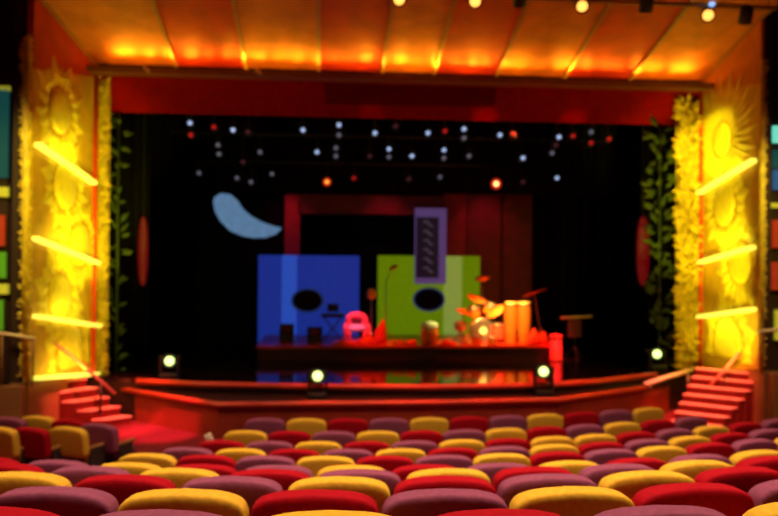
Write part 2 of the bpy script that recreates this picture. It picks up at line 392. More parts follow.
def leaf_column(path, wid, N, label, name, shaft_m, leaf_m, L0, face, cat, spread=1.0, shaft_r=.07, body=None):
    base = Vector(path[0]); top = Vector(path[-1]); r = thing(name, label, cat, base)
    if body: MB().span(*body).build('shaft', shaft_m, r)
    else: MB().tube([base, base.lerp(top, .5), top], shaft_r, 8).build('stem', shaft_m, r, True)
    mb = MB(); face = Vector(face).normalized(); side = face.cross(Vector((0,0,1))).normalized()
    for i in range(N):
        t = (i + random.random())/N; p = base.lerp(top, t)
        s = random.uniform(-1, 1); p = p + side*s*wid*.5*.7 + face*random.uniform(.0, .05)
        d = side*(s*1.2 + random.uniform(-.5, .5)) + Vector((0, 0, random.uniform(-.4, 1))) + face*random.uniform(.1, .5)
        mb.leaf(p, d, face + side*s*.4, L0*random.uniform(.7, 1.25), L0*.22, L0*.1)
    mb.build('leaves', leaf_m, r); return r
# jambs between sun panels and the opening: leafy gold pilasters
leaf_column([(-4.45, 15.62, ZS), (-4.45, 15.62, 6.80)], .20, 420, 'gold leafy pilaster left of the stage opening', 'leafy_pilaster', 'leaf_gold', 'leaf_gold', .13, (.25, -1, 0), 'pilaster',
            body=((-4.56, 15.66, ZS), (-4.36, 15.9, 6.85)))
leaf_column([(7.70, 15.62, ZS), (7.70, 15.62, 6.62)], .40, 520, 'gold leafy pilaster right of the stage opening', 'leafy_pilaster', 'leaf_gold', 'leaf_gold', .22, (-.25, -1, 0), 'pilaster',
            body=((7.54, 15.66, ZS), (7.92, 15.9, 6.6)))
# outer leafy strips
pz0, pz1 = at(26,376,13.12), at(27,38,13.12)
leaf_column([pz0, pz1], .14, 420, 'narrow yellow leafy strip at the outer edge of the left sun panel', 'leafy_strip', 'leaf_gold', 'leaf_gold', .09, (0, -1, 0), 'trim strip', shaft_r=.075)
pz0, pz1 = at(761,366,13.08), at(763,60,13.08)
leaf_column([pz0, pz1], .08, 380, 'narrow yellow leafy strip at the outer edge of the right sun panel', 'leafy_strip', 'leaf_gold', 'leaf_gold', .07, (0, -1, 0), 'trim strip', shaft_r=.05)
# green hanging foliage just inside the opening
leaf_column([(-4.25, 16.10, ZS), (-4.25, 16.10, 6.18)], .26, 60, 'dim green vine hanging inside the left edge of the stage opening', 'hanging_vine', 'leaf_green', 'leaf_green', .22, (.2, -1, 0), 'vine', shaft_r=.02)
leaf_column([(7.28, 16.10, ZS), (7.28, 16.10, 6.15)], .5, 110, 'dim green vine hanging inside the right edge of the stage opening', 'hanging_vine', 'leaf_green', 'leaf_green', .27, (-.2, -1, 0), 'vine', shaft_r=.02)
# ------------------------------------------------------------------ curtains
def curtain(x0, x1, y, z0, z1, label, amp=.07, wl=.32):
    n = max(8, int((x1 - x0)/wl*10)); vs = []; fs = []
    for i in range(n+1):
        x = x0 + (x1 - x0)*i/n; a = amp*math.sin(2*PI*(x - x0)/wl)
        for dy in (-.012, .012):
            for z in (z0, z1): vs.append((x, y + a + dy, z))
    for i in range(n):
        o = i*4; q = o + 4
        fs += [(o, q, q+1, o+1), (o+2, o+3, q+3, q+2), (o, o+2, q+2, q), (o+1, q+1, q+3, o+3)]
    fs += [(0,1,3,2), (n*4, n*4+2, n*4+3, n*4+1)]
    o = MB().add(vs, fs).build('curtain', 'black_cloth', None, True)
    return tag(o, label, 'curtain', 'black stage curtains')
curtain(-8.5, at(150,250,17.0).x, 17.0, ZS, 8.5, 'black pleated side curtain nearest the left edge of the stage')
curtain(at(640,250,16.9).x, 10.5, 16.9, ZS, 8.5, 'black pleated side curtain nearest the right edge of the stage')
curtain(-8.5, at(185,250,20.2).x, 20.2, ZS, 8.5, 'black pleated side curtain further back on the left, beside the maroon set')
curtain(at(556,250,20.2).x, 10.5, 20.2, ZS, 8.5, 'black pleated side curtain further back on the right, beside the maroon set')
curtain(-7.5, 10.2, 20.0, 4.98, 8.5, 'wide black border curtain hanging behind the rows of stage lamps')
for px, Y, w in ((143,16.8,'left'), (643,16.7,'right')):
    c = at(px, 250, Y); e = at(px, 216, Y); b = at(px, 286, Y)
    r = thing('red_spill', 'tall narrow red light spill put in as glow on the %s side curtain' % w, 'lamp', (c.x, Y, b.z), 'red light spills in the wings')
    MB().sup(((c.x), Y, (e.z + b.z)/2), (.15 if w == 'right' else .11, .06, (e.z - b.z)/2), .9, .9).build('glow_shape', 'spill_red', r, True)  # red light spilling on the curtain, put in as a glowing shape
    MB().tube([(c.x, Y + .03, e.z - .05), (c.x, Y + .03, 8.55)], .012, 6).build('added_cord', 'black_paint', r)
# ------------------------------------------------------------------ lighting rig over the stage
def stage_lamp(lens):
    r = thing('stage_lamp', '', 'stage lamp'); mb = MB()           # lens faces -y, hung from a hook above
    mb.lathe([(.05, .22), (.075, .17), (.08, 0), (.085, -.02), (.07, -.02), (.065, .02)], (0, 0, 0), (0, 1, -.0), 16).build('housing', 'black_paint', r, True)
    MB().lathe([(.001, -.05), (.028, -.045), (.044, -.025), (.046, .01)], (0, 0, 0), (0, 1, 0), 16).build('lens', lens, r, True)
    if lens in ('lens_warm', 'lens_hot'):
        k = 1.0 if lens == 'lens_warm' else 1.35
        r2 = [c for c in kids(r) if c.name.startswith('lens')][0]; r2.scale = (1.25*k, 1, 1.25*k)
        MB().lathe([(.055*k, -.03), (.10*k, -.028), (.10*k, .0), (.055*k, .0)], (0, 0, 0), (0, 1, 0), 20).build('halo_ring', 'halo_red', r, True)  # red halo around the lit lens put in as a glowing ring
    MB().tube([(-.12, .1, 0), (-.12, .1, .15), (.12, .1, .15), (.12, .1, 0)], .012, 6).build('yoke', 'black_paint', r)
    MB().tube([(0, .1, .14), (0, .1, .27)], .018, 6).build('hook', 'black_paint', r)
    return r
rows = {0: (16.9, 'front'), 1: (17.9, 'middle'), 2: (19.2, 'rear')}
LP = [  # px, py, row, lens
 (190,123,0,'blue'),(191,135,0,'red'),(214,127,0,'red'),(233,130,0,'blue'),(303,130,0,'blue'),(339,125,0,'blue'),(339,135,0,'dim'),(375,133,0,'blue'),(396,126,0,'faint'),(428,133,0,'blue'),(445,131,0,'red'),(464,129,0,'blue'),(464,138,0,'dim'),(500,135,0,'bluehot'),(513,134,0,'faint'),(559,137,0,'blue'),(573,136,0,'red'),(591,132,0,'dim'),(591,143,0,'red'),(609,139,0,'red'),(556,145,0,'faint'),
 (218,145,1,'dim'),(219,154,1,'dim'),(260,152,1,'dim'),(317,152,1,'blue'),(336,148,1,'dim'),(336,156,1,'dim'),(370,156,1,'faint'),(389,149,1,'blue'),(389,157,1,'dim'),(412,156,1,'bluehot'),(444,150,1,'blue'),(444,158,1,'dim'),(469,156,1,'dim'),(523,158,1,'blue'),(552,153,1,'dim'),(243,162,1,'faint'),(248,132,0,'faint'),
 (199,173,2,'dim'),(237,178,2,'dim'),(251,182,2,'dim'),(272,174,2,'dim'),(327,182,2,'warm'),(354,178,2,'red'),(409,179,2,'faint'),(440,177,2,'dim'),(496,184,2,'hot'),(557,178,2,'blue'),(523,182,2,'faint')]
LENS = {'blue': 'lens_blue', 'bluehot': 'lens_blue', 'dim': 'lens_dim', 'red': 'lens_red', 'faint': 'lens_faint', 'warm': 'lens_warm', 'hot': 'lens_hot'}
CN = {'blue': 'bluish white', 'bluehot': 'bright bluish white', 'dim': 'dim grey-blue', 'red': 'dim red', 'faint': 'almost dark', 'warm': 'bright orange', 'hot': 'brightest orange-white'}
protos = {k: stage_lamp(v) for k, v in LENS.items() if k != 'bluehot'}; protos['bluehot'] = stage_lamp('lens_blue')
trees = {k: treeof(v) for k, v in protos.items()}; used = set()
bars = {}
for rrow in rows:
    Y, nm = rows[rrow]; z = max(at(px, py, Y).z for px, py, q, _ in LP if q == rrow) + .29
    bars[rrow] = z
    b = thing('lighting_bar', 'long black pipe carrying the %s row of stage lamps' % nm, 'pipe', (XC, Y + .1, z), 'stage lighting bars')
    MB().tube([(-3.55, Y + .1, z), (6.85, Y + .1, z)], .03, 8).build('pipe', 'black_paint', b, True)
    for x in (-3.4, 1.7, 6.7): MB().tube([(x, Y + .1, z), (x, Y + .1, 8.615)], .008, 6).build('cable', 'black_paint', b)
cnt = {}
def by_x(r): return sorted([p for p in LP if p[2] == r], key=lambda p: (p[0], p[1]))
for rrow in rows:
    seq = by_x(rrow)
    for i, (px, py, q, k) in enumerate(seq):
        Y, nm = rows[q]; o = protos[k] if k not in used else dup(protos[k], trees[k]); used.add(k)
        p = at(px, py, Y); o.location = p
        pair = [s for s in seq if abs(s[0] - px) <= 3 and s[1] != py]
        pos = '' if not pair else (', upper of pair' if py < pair[0][1] else ', lower of pair')
        o['label'] = '%s stage lamp in the %s row, number %d from left%s' % (CN[k], nm, i + 1, pos)
        o['category'] = 'stage lamp'; o['group'] = 'stage lamps hung over the stage'
        if k == 'bluehot': pass
        gap = bars[q] - (p.z + .27)
        if gap > .03: MB().tube([(p.x, Y + .1, p.z + .26), (p.x, Y + .1, bars[q])], .012, 6).build('drop_pipe', 'black_paint', o)
# ------------------------------------------------------------------ maroon set, glowing flats, projected crescent moon
def sp(a, b, Y, t=.05): A = at(*a, Y); B = at(*b, Y); return ((A.x, Y, B.z), (B.x, Y + t, A.z))
po = thing('set_portal', 'dark maroon set frame with a black doorway behind the two flats', 'set piece', (1.0, 21.5, ZS))
def wall_piece(nm, x0, y0, x1, y1, m, Y=21.5, t=.15):
    A = at(x0, y0, Y); B = at(x1, y1, Y); z0 = max(ZS, B.z)
    MB().span((A.x, Y, z0), (B.x, Y + t, A.z)).build(nm, m, po)
wall_piece('column', 285, 194, 298.5, 380, 'portal_red_lit'); wall_piece('lintel', 298.5, 194, 445, 215, 'portal_maroon')  # red light strips on the columns put into their base colour
wall_piece('column', 445, 194, 466, 380, 'portal_red_lit'); wall_piece('side_panel', 466, 194, 500, 380, 'portal_maroon'); wall_piece('side_panel', 503, 194, 531, 380, 'portal_maroon', 21.55)
wall_piece('wing', 180, 198, 285, 380, 'black_cloth', 21.6); wall_piece('wing', 531, 196, 562, 380, 'black_cloth', 21.6)
MB().span((at(298, 215, 22.4).x, 22.4, ZS), (at(446, 215, 22.4).x, 22.5, 4.9)).build('back_panel', 'black_cloth', po)
zt = 1.215
def disc(px, py, rx, rz_, Y, nm, m, par, t=.03):
    c = at(px, py, Y); mb = MB(); n = 28
    mb.prism([(c.x + rx*math.cos(2*PI*k/n), Y, c.z + rz_*math.sin(2*PI*k/n)) for k in range(n)], (0, t, 0)); return mb.build(nm, m, par)
def flat(label, x0, x1, y0, m, m2, s0, s1, dpx, dpy):
    A = at(x0, y0, 20.5); B = at(x1, y0, 20.5); r = thing('glowing_flat', label, 'flat', ((A.x+B.x)/2, 20.5, .9))
    MB().span((A.x, 20.5, ZS), (B.x, 20.55, A.z)).build('canvas', m, r)  # stage light on the painted flat put in as emission
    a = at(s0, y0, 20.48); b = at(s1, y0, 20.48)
    o = MB().span((a.x, 20.485, ZS), (b.x, 20.498, A.z - .0)).build('light_stripe', m2, r); o['label'] = 'paler vertical stripe'  # paler glow put in for the lit column behind
    disc(dpx, dpy, .44, .33, 20.455, 'rim', 'disc_rim', r)
    d = disc(dpx, dpy, .385, .285, 20.43, 'dark_disc', 'disc_dark', r); d['label'] = 'round black disc'
    return r
flat('painted blue flat, its stage light put in as glow, with a black disc at the back of the stage', 258.5, 359.5, 255, 'flat_blue_glow', 'flat_blue_glow_pale', 282, 297, 307.5, 300.5)
flat('painted green flat, its stage light put in as glow, with a dark disc at the back of the stage', 378, 480, 255.5, 'flat_green_glow', 'flat_green_glow_pale', 444, 462, 429, 299.5)
nk = thing('projected_neck', 'tall narrow dark projected neck with lavender edge put in as glowing board above the green flat', 'set piece', at(428, 284, 20.38))
a, b = sp((415,208), (446,284), 20.38, .03)
MB().span(a, b).build('projected_edge', 'neck_lavender', nk)  # projected guitar neck, its light put in as emission on a board
a, b = sp((416.5,217), (438.5,278), 20.35, .028); MB().span(a, b).build('projected_dark_face', 'neck_dark', nk)
for i in range(6):
    c = at(428, 224 + i*9.2, 20.33)
    MB().tube([c + Vector((-.12, 0, .05)), c + Vector((-.02, 0, .07)), c + Vector((.04, 0, -.03)), c + Vector((.13, 0, -.06))], .018, 6).build('projected_fret_mark', 'neck_mark', nk)
MB().tube([at(431, 210, 20.4), (at(431, 210, 20.4).x, 20.4, 8.6)], .006, 6).build('added_wire', 'black_paint', nk)
# projected light put in as a glowing cutout, crescent moon
Y = 20.0; out = [(213,203), (214,197), (221,193), (231,194.5), (238,201), (243,209), (251,216), (262,222), (272,225.5), (282,228), (276,234), (266,237.5), (254,238), (242,236), (230,231), (220,221), (215,212)]
mo = thing('crescent_gobo', 'pale blue projected crescent moon put in as glowing cutout above the blue flat', 'gobo', at(240, 216, 19.7))
MB().prism([at(x, y, 19.7) for x, y in out], (0, .08, 0)).build('crescent', 'gobo_blue', mo, bevel=.03)
for px, py in ((224,197), (256,222)):
    p = at(px, py, 19.74); MB().tube([p, (p.x, p.y, 8.6)], .005, 6).build('added_wire', 'black_paint', mo)
# ------------------------------------------------------------------ riser and what stands on it
ZR = 1.22
ri = thing('riser', 'low dark platform with red top carrying the instruments', 'platform', (2, 17.5, ZS))
xa, xb = at(256, 345, 17.5).x, at(562, 345, 17.5).x
MB().span((xa, 17.5, ZR - .05), (xb, 20.3, ZR)).build('top', 'riser_top', ri)
MB().span((xa + .03, 17.53, ZS), (xb - .03, 20.27, ZR - .052)).build('skirt', 'riser_dark', ri)
def on_riser(px, Y): p = at(px, 300, Y); return Vector((p.x, Y, ZR))
def stand(r, top, base, foot=.25, m='chrome', rr=.014):
    MB().tube([base + Vector((0, 0, .18)), top], rr, 8).build('pole', m, r, True)
    for k in range(3):
        a = 2*PI*k/3 + .4
        MB().tube([base + Vector((0, 0, .32)), base + Vector((math.cos(a)*foot, math.sin(a)*foot, .012))], .011, 6).build('leg', m, r)
def cymbal(px, py, Y, rad, tilt, label, m='brass', boom=None):
    c = at(px, py, Y); base = Vector((c.x if boom is None else on_riser(boom, Y).x, Y + .05, ZR))
    r = thing('cymbal', label, 'cymbal', base, 'cymbals on the stage platform')
    if boom is None: stand(r, c, base, .22)
    else:
        k = Vector((base.x, base.y, c.z - .35)); stand(r, k, base, .22)
        MB().tube([k, c], .012, 6).build('boom', 'chrome', r, True)
    ax = Vector((tilt, -.35, 1)).normalized()
    MB().lathe([(.015, .05), (.05, .035), (.06, .015), (rad*.6, .005), (rad, -.012), (rad, -.018), (rad*.6, -.003), (.06, .005), (.015, .03)], c, ax, 24).build('plate', m, r, True)
    return r
cymbal(482, 277.5, 18.9, .19, -.25, 'orange cymbal highest above the drum kit')
cymbal(393.5, 267, 18.8, .13, -.5, 'small orange cymbal tilted in front of the green flat', boom=386)
cymbal(495, 311, 18.2, .24, -.75, 'yellow cymbal tilted on the right of the drum kit')
cymbal(463, 311, 18.4, .17, .35, 'orange cymbal tilted on the left of the drum kit')
cymbal(477, 298, 18.8, .26, .3, 'wide orange cymbal in the middle above the drums')
# round peach gong-like disc on a stand between the flats
c = at(371.5, 294, 18.9); b = Vector((c.x, 18.95, ZR)); r = thing('round_bell', 'small peach-coloured round bell on a stand between the two flats', 'bell', b)
stand(r, c, b, .2); MB().sup(c, (.11, .09, .14), .9, .9).build('bell', 'peach', r, True)
def drum(name, label, c, rad, dep, axis, shell, head, legs=None, cat='drum', group='drums of the drum kit', hold=None):
    c = Vector(c); ax = Vector(axis).normalized(); r = thing(name, label, cat, (c.x, c.y, ZR), group)
    MB().lathe([(rad*.96, 0), (rad, .01), (rad, dep-.01), (rad*.96, dep)], c, ax, 24).build('shell', shell, r, True, bevel=.004)
    MB().lathe([(rad*.93, dep), (rad*.93, dep+.008), (.001, dep+.014)], c, ax, 24).build('head', head, r)
    MB().lathe([(rad*.97, dep-.03), (rad*1.05, dep-.03), (rad*1.05, dep+.012), (rad*.95, dep+.012)], c, ax, 24).build('hoop', 'chrome', r, True)
    u, v, d = frame(ax)
    for k in range(legs or 0):
        a = 2*PI*k/legs + .5; p = c + (u*math.cos(a) + v*math.sin(a))*rad*1.04
        MB().tube([p + ax*dep*.6, Vector((p.x, p.y, ZR))], .010, 6).build('leg', 'chrome', r)
    if hold: stand(r, c + ax*.0, Vector((c.x, c.y, ZR)), hold)
    return r
p = at(483, 321, 18.2); drum('bass_drum', 'large bass drum with pale yellow head facing the seats', (p.x, 18.55, ZR + .29), .285, .36, (0, -1, 0), 'drum_orange', 'drum_head', 0)
bd = bpy.context.scene.objects.get('bass_drum')
for sx in (-1, 1): MB().tube([Vector((p.x + sx*.2, 18.3, ZR + .12)), Vector((p.x + sx*.36, 18.2, ZR + .01))], .012, 6).build('spur', 'chrome', bd)
for sx, pxx, pyy, w in ((-1, 474, 311, 'left'), (1, 489, 308, 'right')):
    q = at(pxx, pyy, 18.45); drum('tom_drum', 'small orange tom drum on the %s above the bass drum' % w, (q.x, 18.45, q.z - .1), .15, .2, (.12*sx, -.4, 1), 'drum_orange', 'drum_head')
    MB().tube([Vector((p.x + sx*.06, 18.4, ZR + .56)), Vector((q.x, 18.47, q.z - .1))], .016, 8).build('tom_holder', 'chrome', bd)
q = at(460, 326, 18.2); drum('snare_drum', 'shallow snare drum with bright yellow head at the left of the drum kit', (q.x, 18.1, q.z - .06), .15, .13, (-.1, -.35, 1), 'chrome', 'conga_head', hold=.2)
q = at(498, 323, 18.2); drum('floor_tom', 'red-orange floor tom at the right of the drum kit', (q.x, 18.2, ZR + .1), .17, .36, (0, 0, 1), 'red_fabric', 'drum_orange', 3)
q = on_riser(467, 17.9); drum('small_drum', 'small pale drum on the platform in front of the snare', (q.x, 17.95, ZR), .13, .2, (0, 0, 1), 'drum_head', 'drum_head')
q = on_riser(478, 17.8); drum('small_drum', 'small orange drum low in front of the bass drum', (q.x, 17.9, ZR), .11, .18, (0, 0, 1), 'drum_orange', 'drum_orange')
q = on_riser(493, 17.8); drum('small_drum', 'small orange drum on the platform in front of the floor tom', (q.x, 17.85, ZR), .10, .17, (0, 0, 1), 'conga_wood', 'drum_head')
# congas
for px, w in ((511, 'left'), (524, 'right')):
    q = on_riser(px, 18.0); top = at(px, 303, 18.0).z; h = top - ZR
    r = thing('conga', 'tall orange conga drum with yellow head, the %s one of the pair' % w, 'drum', q, 'conga pair')
    MB().lathe([(.11, 0), (.12, .02), (.145, h*.35), (.17, h*.68), (.155, h*.97), (.15, h)], q, (0,0,1), 24).build('shell', 'conga_wood', r, True)
    MB().lathe([(.15, h), (.15, h+.012), (.10, h+.022), (.001, h+.026)], q, (0,0,1), 24).build('head', 'conga_head', r, True)
    MB().lathe([(.155, h-.05), (.168, h-.05), (.168, h-.01), (.155, h-.01)], q, (0,0,1), 24).build('hoop', 'chrome', r, True)
q = on_riser(430, 18.0); h = at(430, 323, 18.0).z - ZR
r = thing('hand_drum', 'squat drum with pale top and orange sides in front of the green flat', 'drum', q)
MB().lathe([(.17, 0), (.20, .03), (.215, h*.5), (.20, h*.72)], q, (0,0,1), 24).build('shell', 'drum_orange', r, True)
MB().lathe([(.20, h*.72), (.215, h*.74), (.20, h*.95), (.14, h*1.04), (.001, h*1.08)], q, (0,0,1), 24).build('skin', 'drum_head', r, True)
# pink chair on the left
q = on_riser(357, 18.1)
r = thing('armchair', 'small pink armchair with lavender seat at the left of the platform', 'chair', q)
zt_ = at(357, 312.5, 18.1).z
def nshape(c, w, h, t):
    pts = []; n = 14
    for k in range(n+1):
        a = PI*k/n; pts.append(Vector((math.cos(a)*w, 0, h - w*.55 + math.sin(a)*w*.55)))
    return [c + Vector((w, 0, 0))] + [c + p for p in pts] + [c + Vector((-w, 0, 0))]
MB().tube(nshape(q + Vector((0, .12, .28)), .20, zt_ - ZR - .28 - .07, 0), .075, 10).build('back_frame', 'chair_pink', r, True)
MB().sup(q + Vector((0, .14, .52)), (.16, .03, .16), .5, .5).build('backrest', 'maroon_cloth', r, True)
MB().sup(q + Vector((0, -.02, .36)), (.2, .2, .08), .5, .5).build('seat', 'chair_lavender', r, True)
for sx in (-1, 1): MB().sup(q + Vector((sx*.25, -.02, .3)), (.07, .2, .16), .5, .5).build('armrest', 'chair_pink', r, True)
for sx in (-1, 1):
    for sy in (-1, 1): MB().tube([q + Vector((sx*.18, sy*.15, 0)), q + Vector((sx*.17, sy*.14, .3))], .03, 8).build('leg', 'red_fabric', r, True)
# red cloth heaps round the chair
def heap(px, Y, w, d, h, label, m='red_fabric', name='cloth_heap'):
    q = on_riser(px, Y); sd_ = random.random()*9; mb = MB()
    mb.sup(q + Vector((0, 0, 0)), (w, d, h), .9, .9, 24, 12, lambda p: Vector((p.x, p.y, max(0, p.z*(1 + .25*math.sin(p.x*22 + sd_) + .2*math.cos(p.y*17 + sd_))))))
    return tag(mb.build(name, m, None, True), label, 'cloth', 'red cloths on the platform')
heap(346, 17.72, .30, .14, .14, 'red cloth heap at the left front of the pink armchair')
heap(368, 17.75, .24, .14, .17, 'red-orange cloth heap at the right front of the pink armchair')
heap(381, 18.2, .16, .14, .42, 'tall red cloth-covered heap right of the pink armchair')
heap(400, 17.8, .18, .1, .10, 'low golden cloth heap left of the squat drum', 'conga_wood')
heap(412, 17.75, .12, .08, .12, 'low red cloth heap close beside the squat drum')
heap(448, 17.75, .22, .1, .13, 'low red cloth heap left of the drum kit')
# dark things in front of the blue screen
def wedge(px, Y, w, h, label):
    q = on_riser(px, Y); r = thing('monitor_speaker', label, 'speaker', q, 'dark speakers on the platform')
    mb = MB(); mb.prism([q + Vector((-w/2, .18, 0)), q + Vector((-w/2, -.18, 0)), q + Vector((-w/2, -.16, h*.45)), q + Vector((-w/2, .10, h))], (w, 0, 0)); mb.build('cabinet', 'black_paint', r, bevel=.01)
    mb = MB(); d = Vector((0, .26, h*.55)).normalized(); nn = Vector((0, -d.z, d.y)); a = q + Vector((0, -.03, h*.72))
    mb.lathe([(w*.36, 0), (w*.36, .012), (.001, .02)], a + nn*.005, nn, 20).build('grille', 'maroon_cloth', r)
wedge(287, 18.6, .34, .42, 'dark wedge speaker at the left in front of the blue screen')
wedge(315, 18.4, .36, .36, 'dark wedge speaker right of centre in front of the blue screen')
q = on_riser(333, 18.7); r = thing('keyboard', 'dark keyboard on crossed legs left of the pink armchair', 'keyboard', q)
MB().box(q + Vector((0, 0, .62)), (.55, .3, .09)).build('case', 'black_paint', r, bevel=.01); MB().box(q + Vector((0, -.09, .67)), (.5, .11, .015)).build('keys', 'disc_rim', r)
for a, b in ((-.22, .22), (.22, -.22)): MB().tube([q + Vector((a, .02*a, .01)), q + Vector((b, .02*a, .58))], .018, 8).build('leg', 'black_paint', r)
MB().box(q + Vector((0, .12, .8)), (.28, .02, .2)).build('music_rest', 'black_paint', r)
# red boom stand and keyboard at the right of the congas
q = on_riser(541, 18.6); r = thing('microphone_stand', 'thin dark red boom stand slanting behind the congas', 'stand', q)
stand(r, at(534, 293, 18.6), q, .22, 'maroon_cloth'); MB().tube([at(526, 296, 18.6), at(546, 289, 18.6)], .022, 8).build('boom', 'red_fabric', r, True); MB().sup(at(525, 296.5, 18.6), (.05, .04, .035), .9, .9).build('microphone', 'maroon_cloth', r, True)
heap(538, 17.85, .26, .14, .34, 'red cloth heap sloping down right of the congas')
# red pedestal at the right end of the platform
q = Vector((at(556, 345, 17.3).x, 17.3, ZS)); r = thing('red_pedestal', 'short rounded red pedestal at the right end of the platform', 'pedestal', q)
h = at(556, 334, 17.3).z - ZS
MB().lathe([(.15, 0), (.15, .04), (.135, .06), (.135, h*.85)], q, (0,0,1), 20).build('column', 'red_pillar', r, True)
MB().lathe([(.135, h*.85), (.15, h*.87), (.14, h*.96), (.001, h)], q, (0,0,1), 20).build('cap', 'red_pillar', r, True)
# music stand
q = Vector((at(575, 345, 17.6).x, 17.6, ZS)); r = thing('music_stand', 'dim music stand with maroon cloth right of the red pedestal', 'stand', q)
stand(r, at(575, 326, 17.6), q, .25, 'black_paint')
a, b = at(568, 319, 17.55), at(581, 337, 17.55); MB().span((a.x, 17.53, b.z), (b.x, 17.56, a.z)).build('cloth', 'maroon_cloth', r)
MB().tube([at(561, 318, 17.58), at(592, 316.5, 17.58)], .03, 8).build('top_bar', 'rail_cream', r, True)
# ------------------------------------------------------------------ moving lamps on the stage front
def moving_head(px, py, Y, zb, label):
    p = at(px, py, Y); r = thing('moving_lamp', label, 'stage lamp', (p.x, Y, zb), 'lamps along the stage front')
    b = Vector((p.x, Y, zb)); hh = p.z - zb
    MB().box(b + Vector((0, 0, .05)), (.34, .30, .10)).build('base', 'black_paint', r, bevel=.02)
    for sx in (-1, 1): MB().box(b + Vector((sx*.16, 0, .10 + hh*.5)), (.045, .14, max(.1, hh)), 0).build('yoke_arm', 'black_paint', r, bevel=.015)
    d = (EYE + Vector((.5, 0, .2)) - p).normalized()
    MB().lathe([(.06, -.26), (.12, -.2), (.14, -.02), (.135, .05), (.12, .05), (.115, .02)], p, d, 20).build('head', 'black_paint', r, True)
    MB().lathe([(.085, .03), (.075, .05), (.04, .065), (.001, .07)], p, d, 20).build('lens', 'lens_green', r, True)
    return p
ML = [moving_head(169.5, 361, 14.85, ZS, 'bright greenish-white lamp far left on the stage front'),
      moving_head(317.5, 376, 13.75, .7, 'bright greenish-white lamp left of centre on the stage front'),
      moving_head(543.5, 371.5, 13.85, .7, 'bright greenish-white lamp right of centre on the stage front'),
      moving_head(657, 354, 15.75, ZS, 'bright greenish-white lamp far right on the stage front')]
# ------------------------------------------------------------------ front lighting truss with par lamps (top of the picture)
tb = thing('lighting_truss', 'brown-grey lamp rail crossing the top right of the header', 'pipe', (4, 12.2, 7.5))
TY = 12.2
za = at(610, 2, TY); zb_ = at(765, 13, TY); xa_ = at(395, -6, TY)
MB().tube([(xa_.x - .6, TY, za.z + .02), (zb_.x + .2, TY, za.z)], .04, 8).build('pipe', 'rib_bronze', tb, True)
for x in (1, 4.2, 7.4): MB().tube([(x, TY, za.z), (x, TY, hz(TY) - .005)], .012, 6).build('cable', 'black_paint', tb)
def par(px, py, lit, label):
    p = at(px, py, TY - .12); r = thing('par_lamp', label, 'stage lamp', p, 'lamps on the front rail')
    d = (EYE + Vector((1.5, 1, -1.6)) - p).normalized() if lit else Vector((.1, .5, -.8)).normalized()
    MB().lathe([(.06, -.24), (.105, -.18), (.115, .05), (.105, .05), (.10, .0)], p, d, 18).build('housing', 'black_paint', r, True)
    if lit: MB().lathe([(.085, .03), (.072, .065), (.035, .085), (.001, .09)], p, d, 18).build('lens', 'bulb_warm', r, True)
    else: MB().lathe([(.095, .0), (.04, .03), (.001, .035)], p, d, 18).build('lens', 'black_paint', r, True)
    MB().tube([p + Vector((0, 0, .02)), Vector((p.x, TY, za.z))], .016, 6).build('bracket', 'black_paint', r)
for a in ((399,-1,1,'lit warm lamp on the front rail, leftmost of the four lit ones'), (475,1,1,'lit warm lamp on the front rail, second lit one from the left'), (582,6,1,'lit warm lamp on the front rail, third lit one from the left'), (708,15,1,'lit warm lamp on the front rail, rightmost lit one'),
          (520,3,0,'unlit black lamp on the front rail, left of the third lit lamp'), (646,8,0,'unlit black lamp on the front rail, right of the third lit lamp'), (745,20,0,'unlit black lamp at the right end of the front rail')): par(*a)
p = at(712, 4, TY - .1); o = MB().sup(p, (.05, .05, .04), .9, .9).build('indicator_lamp', 'bulb_blue', None, True); tag(o, 'tiny blue lamp on the front rail above the rightmost lit lamp', 'lamp')
MB().tube([p, (p.x, TY, za.z)], .012, 6).build('bracket', 'black_paint', o)
# ------------------------------------------------------------------ theatre seats
def seat_proto(m):
    r = thing('theater_seat', '', 'seat')
    def shape(p):
        q = p.copy(); q.z += .026*(1 - (p.x/.28)**2) - .010 if p.z > 0 else 0
        q.y += .012*(1 - (p.x/.28)**2) - .12*(p.z)          # slight plan curve and recline towards the rear
        return q
    MB().sup((0, -.03, .665), (.287, .07, .19), .30, .28, 40, 20, shape).build('backrest', m, r, True)
    MB().sup((0, .26, .43), (.245, .24, .07), .5, .4, 20, 10).build('seat_cushion', m, r, True)
    for sx in (-1, 1):
        MB().box((sx*.262, .20, .595), (.05, .36, .035)).build('armrest', 'seat_wood', r, bevel=.01)
    mb = MB(); mb.box((0, .18, .33), (.46, .36, .07))
    for sx in (-1, 1): mb.box((sx*.262, .19, .29), (.035, .26, .575))
    mb.box((0, -.0, .5), (.44, .03, .16)); mb.build('base_frame', 'seat_metal', r)
    return r
SC = {'Y': ('seat_yellow', 'yellow'), 'R': ('seat_red', 'red'), 'P': ('seat_purple', 'purple')}
sprot = {k: seat_proto(v[0]) for k, v in SC.items()}; strees = {k: treeof(v) for k, v in sprot.items()}; sused = set()
def put_seat(k, x, y, z, rz, label, group):
    o = sprot[k] if k not in sused else dup(sprot[k], strees[k]); sused.add(k)
    o.location = (x, y, z); o.rotation_euler = (0, 0, rz); o['label'] = label; o['category'] = 'seat'; o['group'] = group
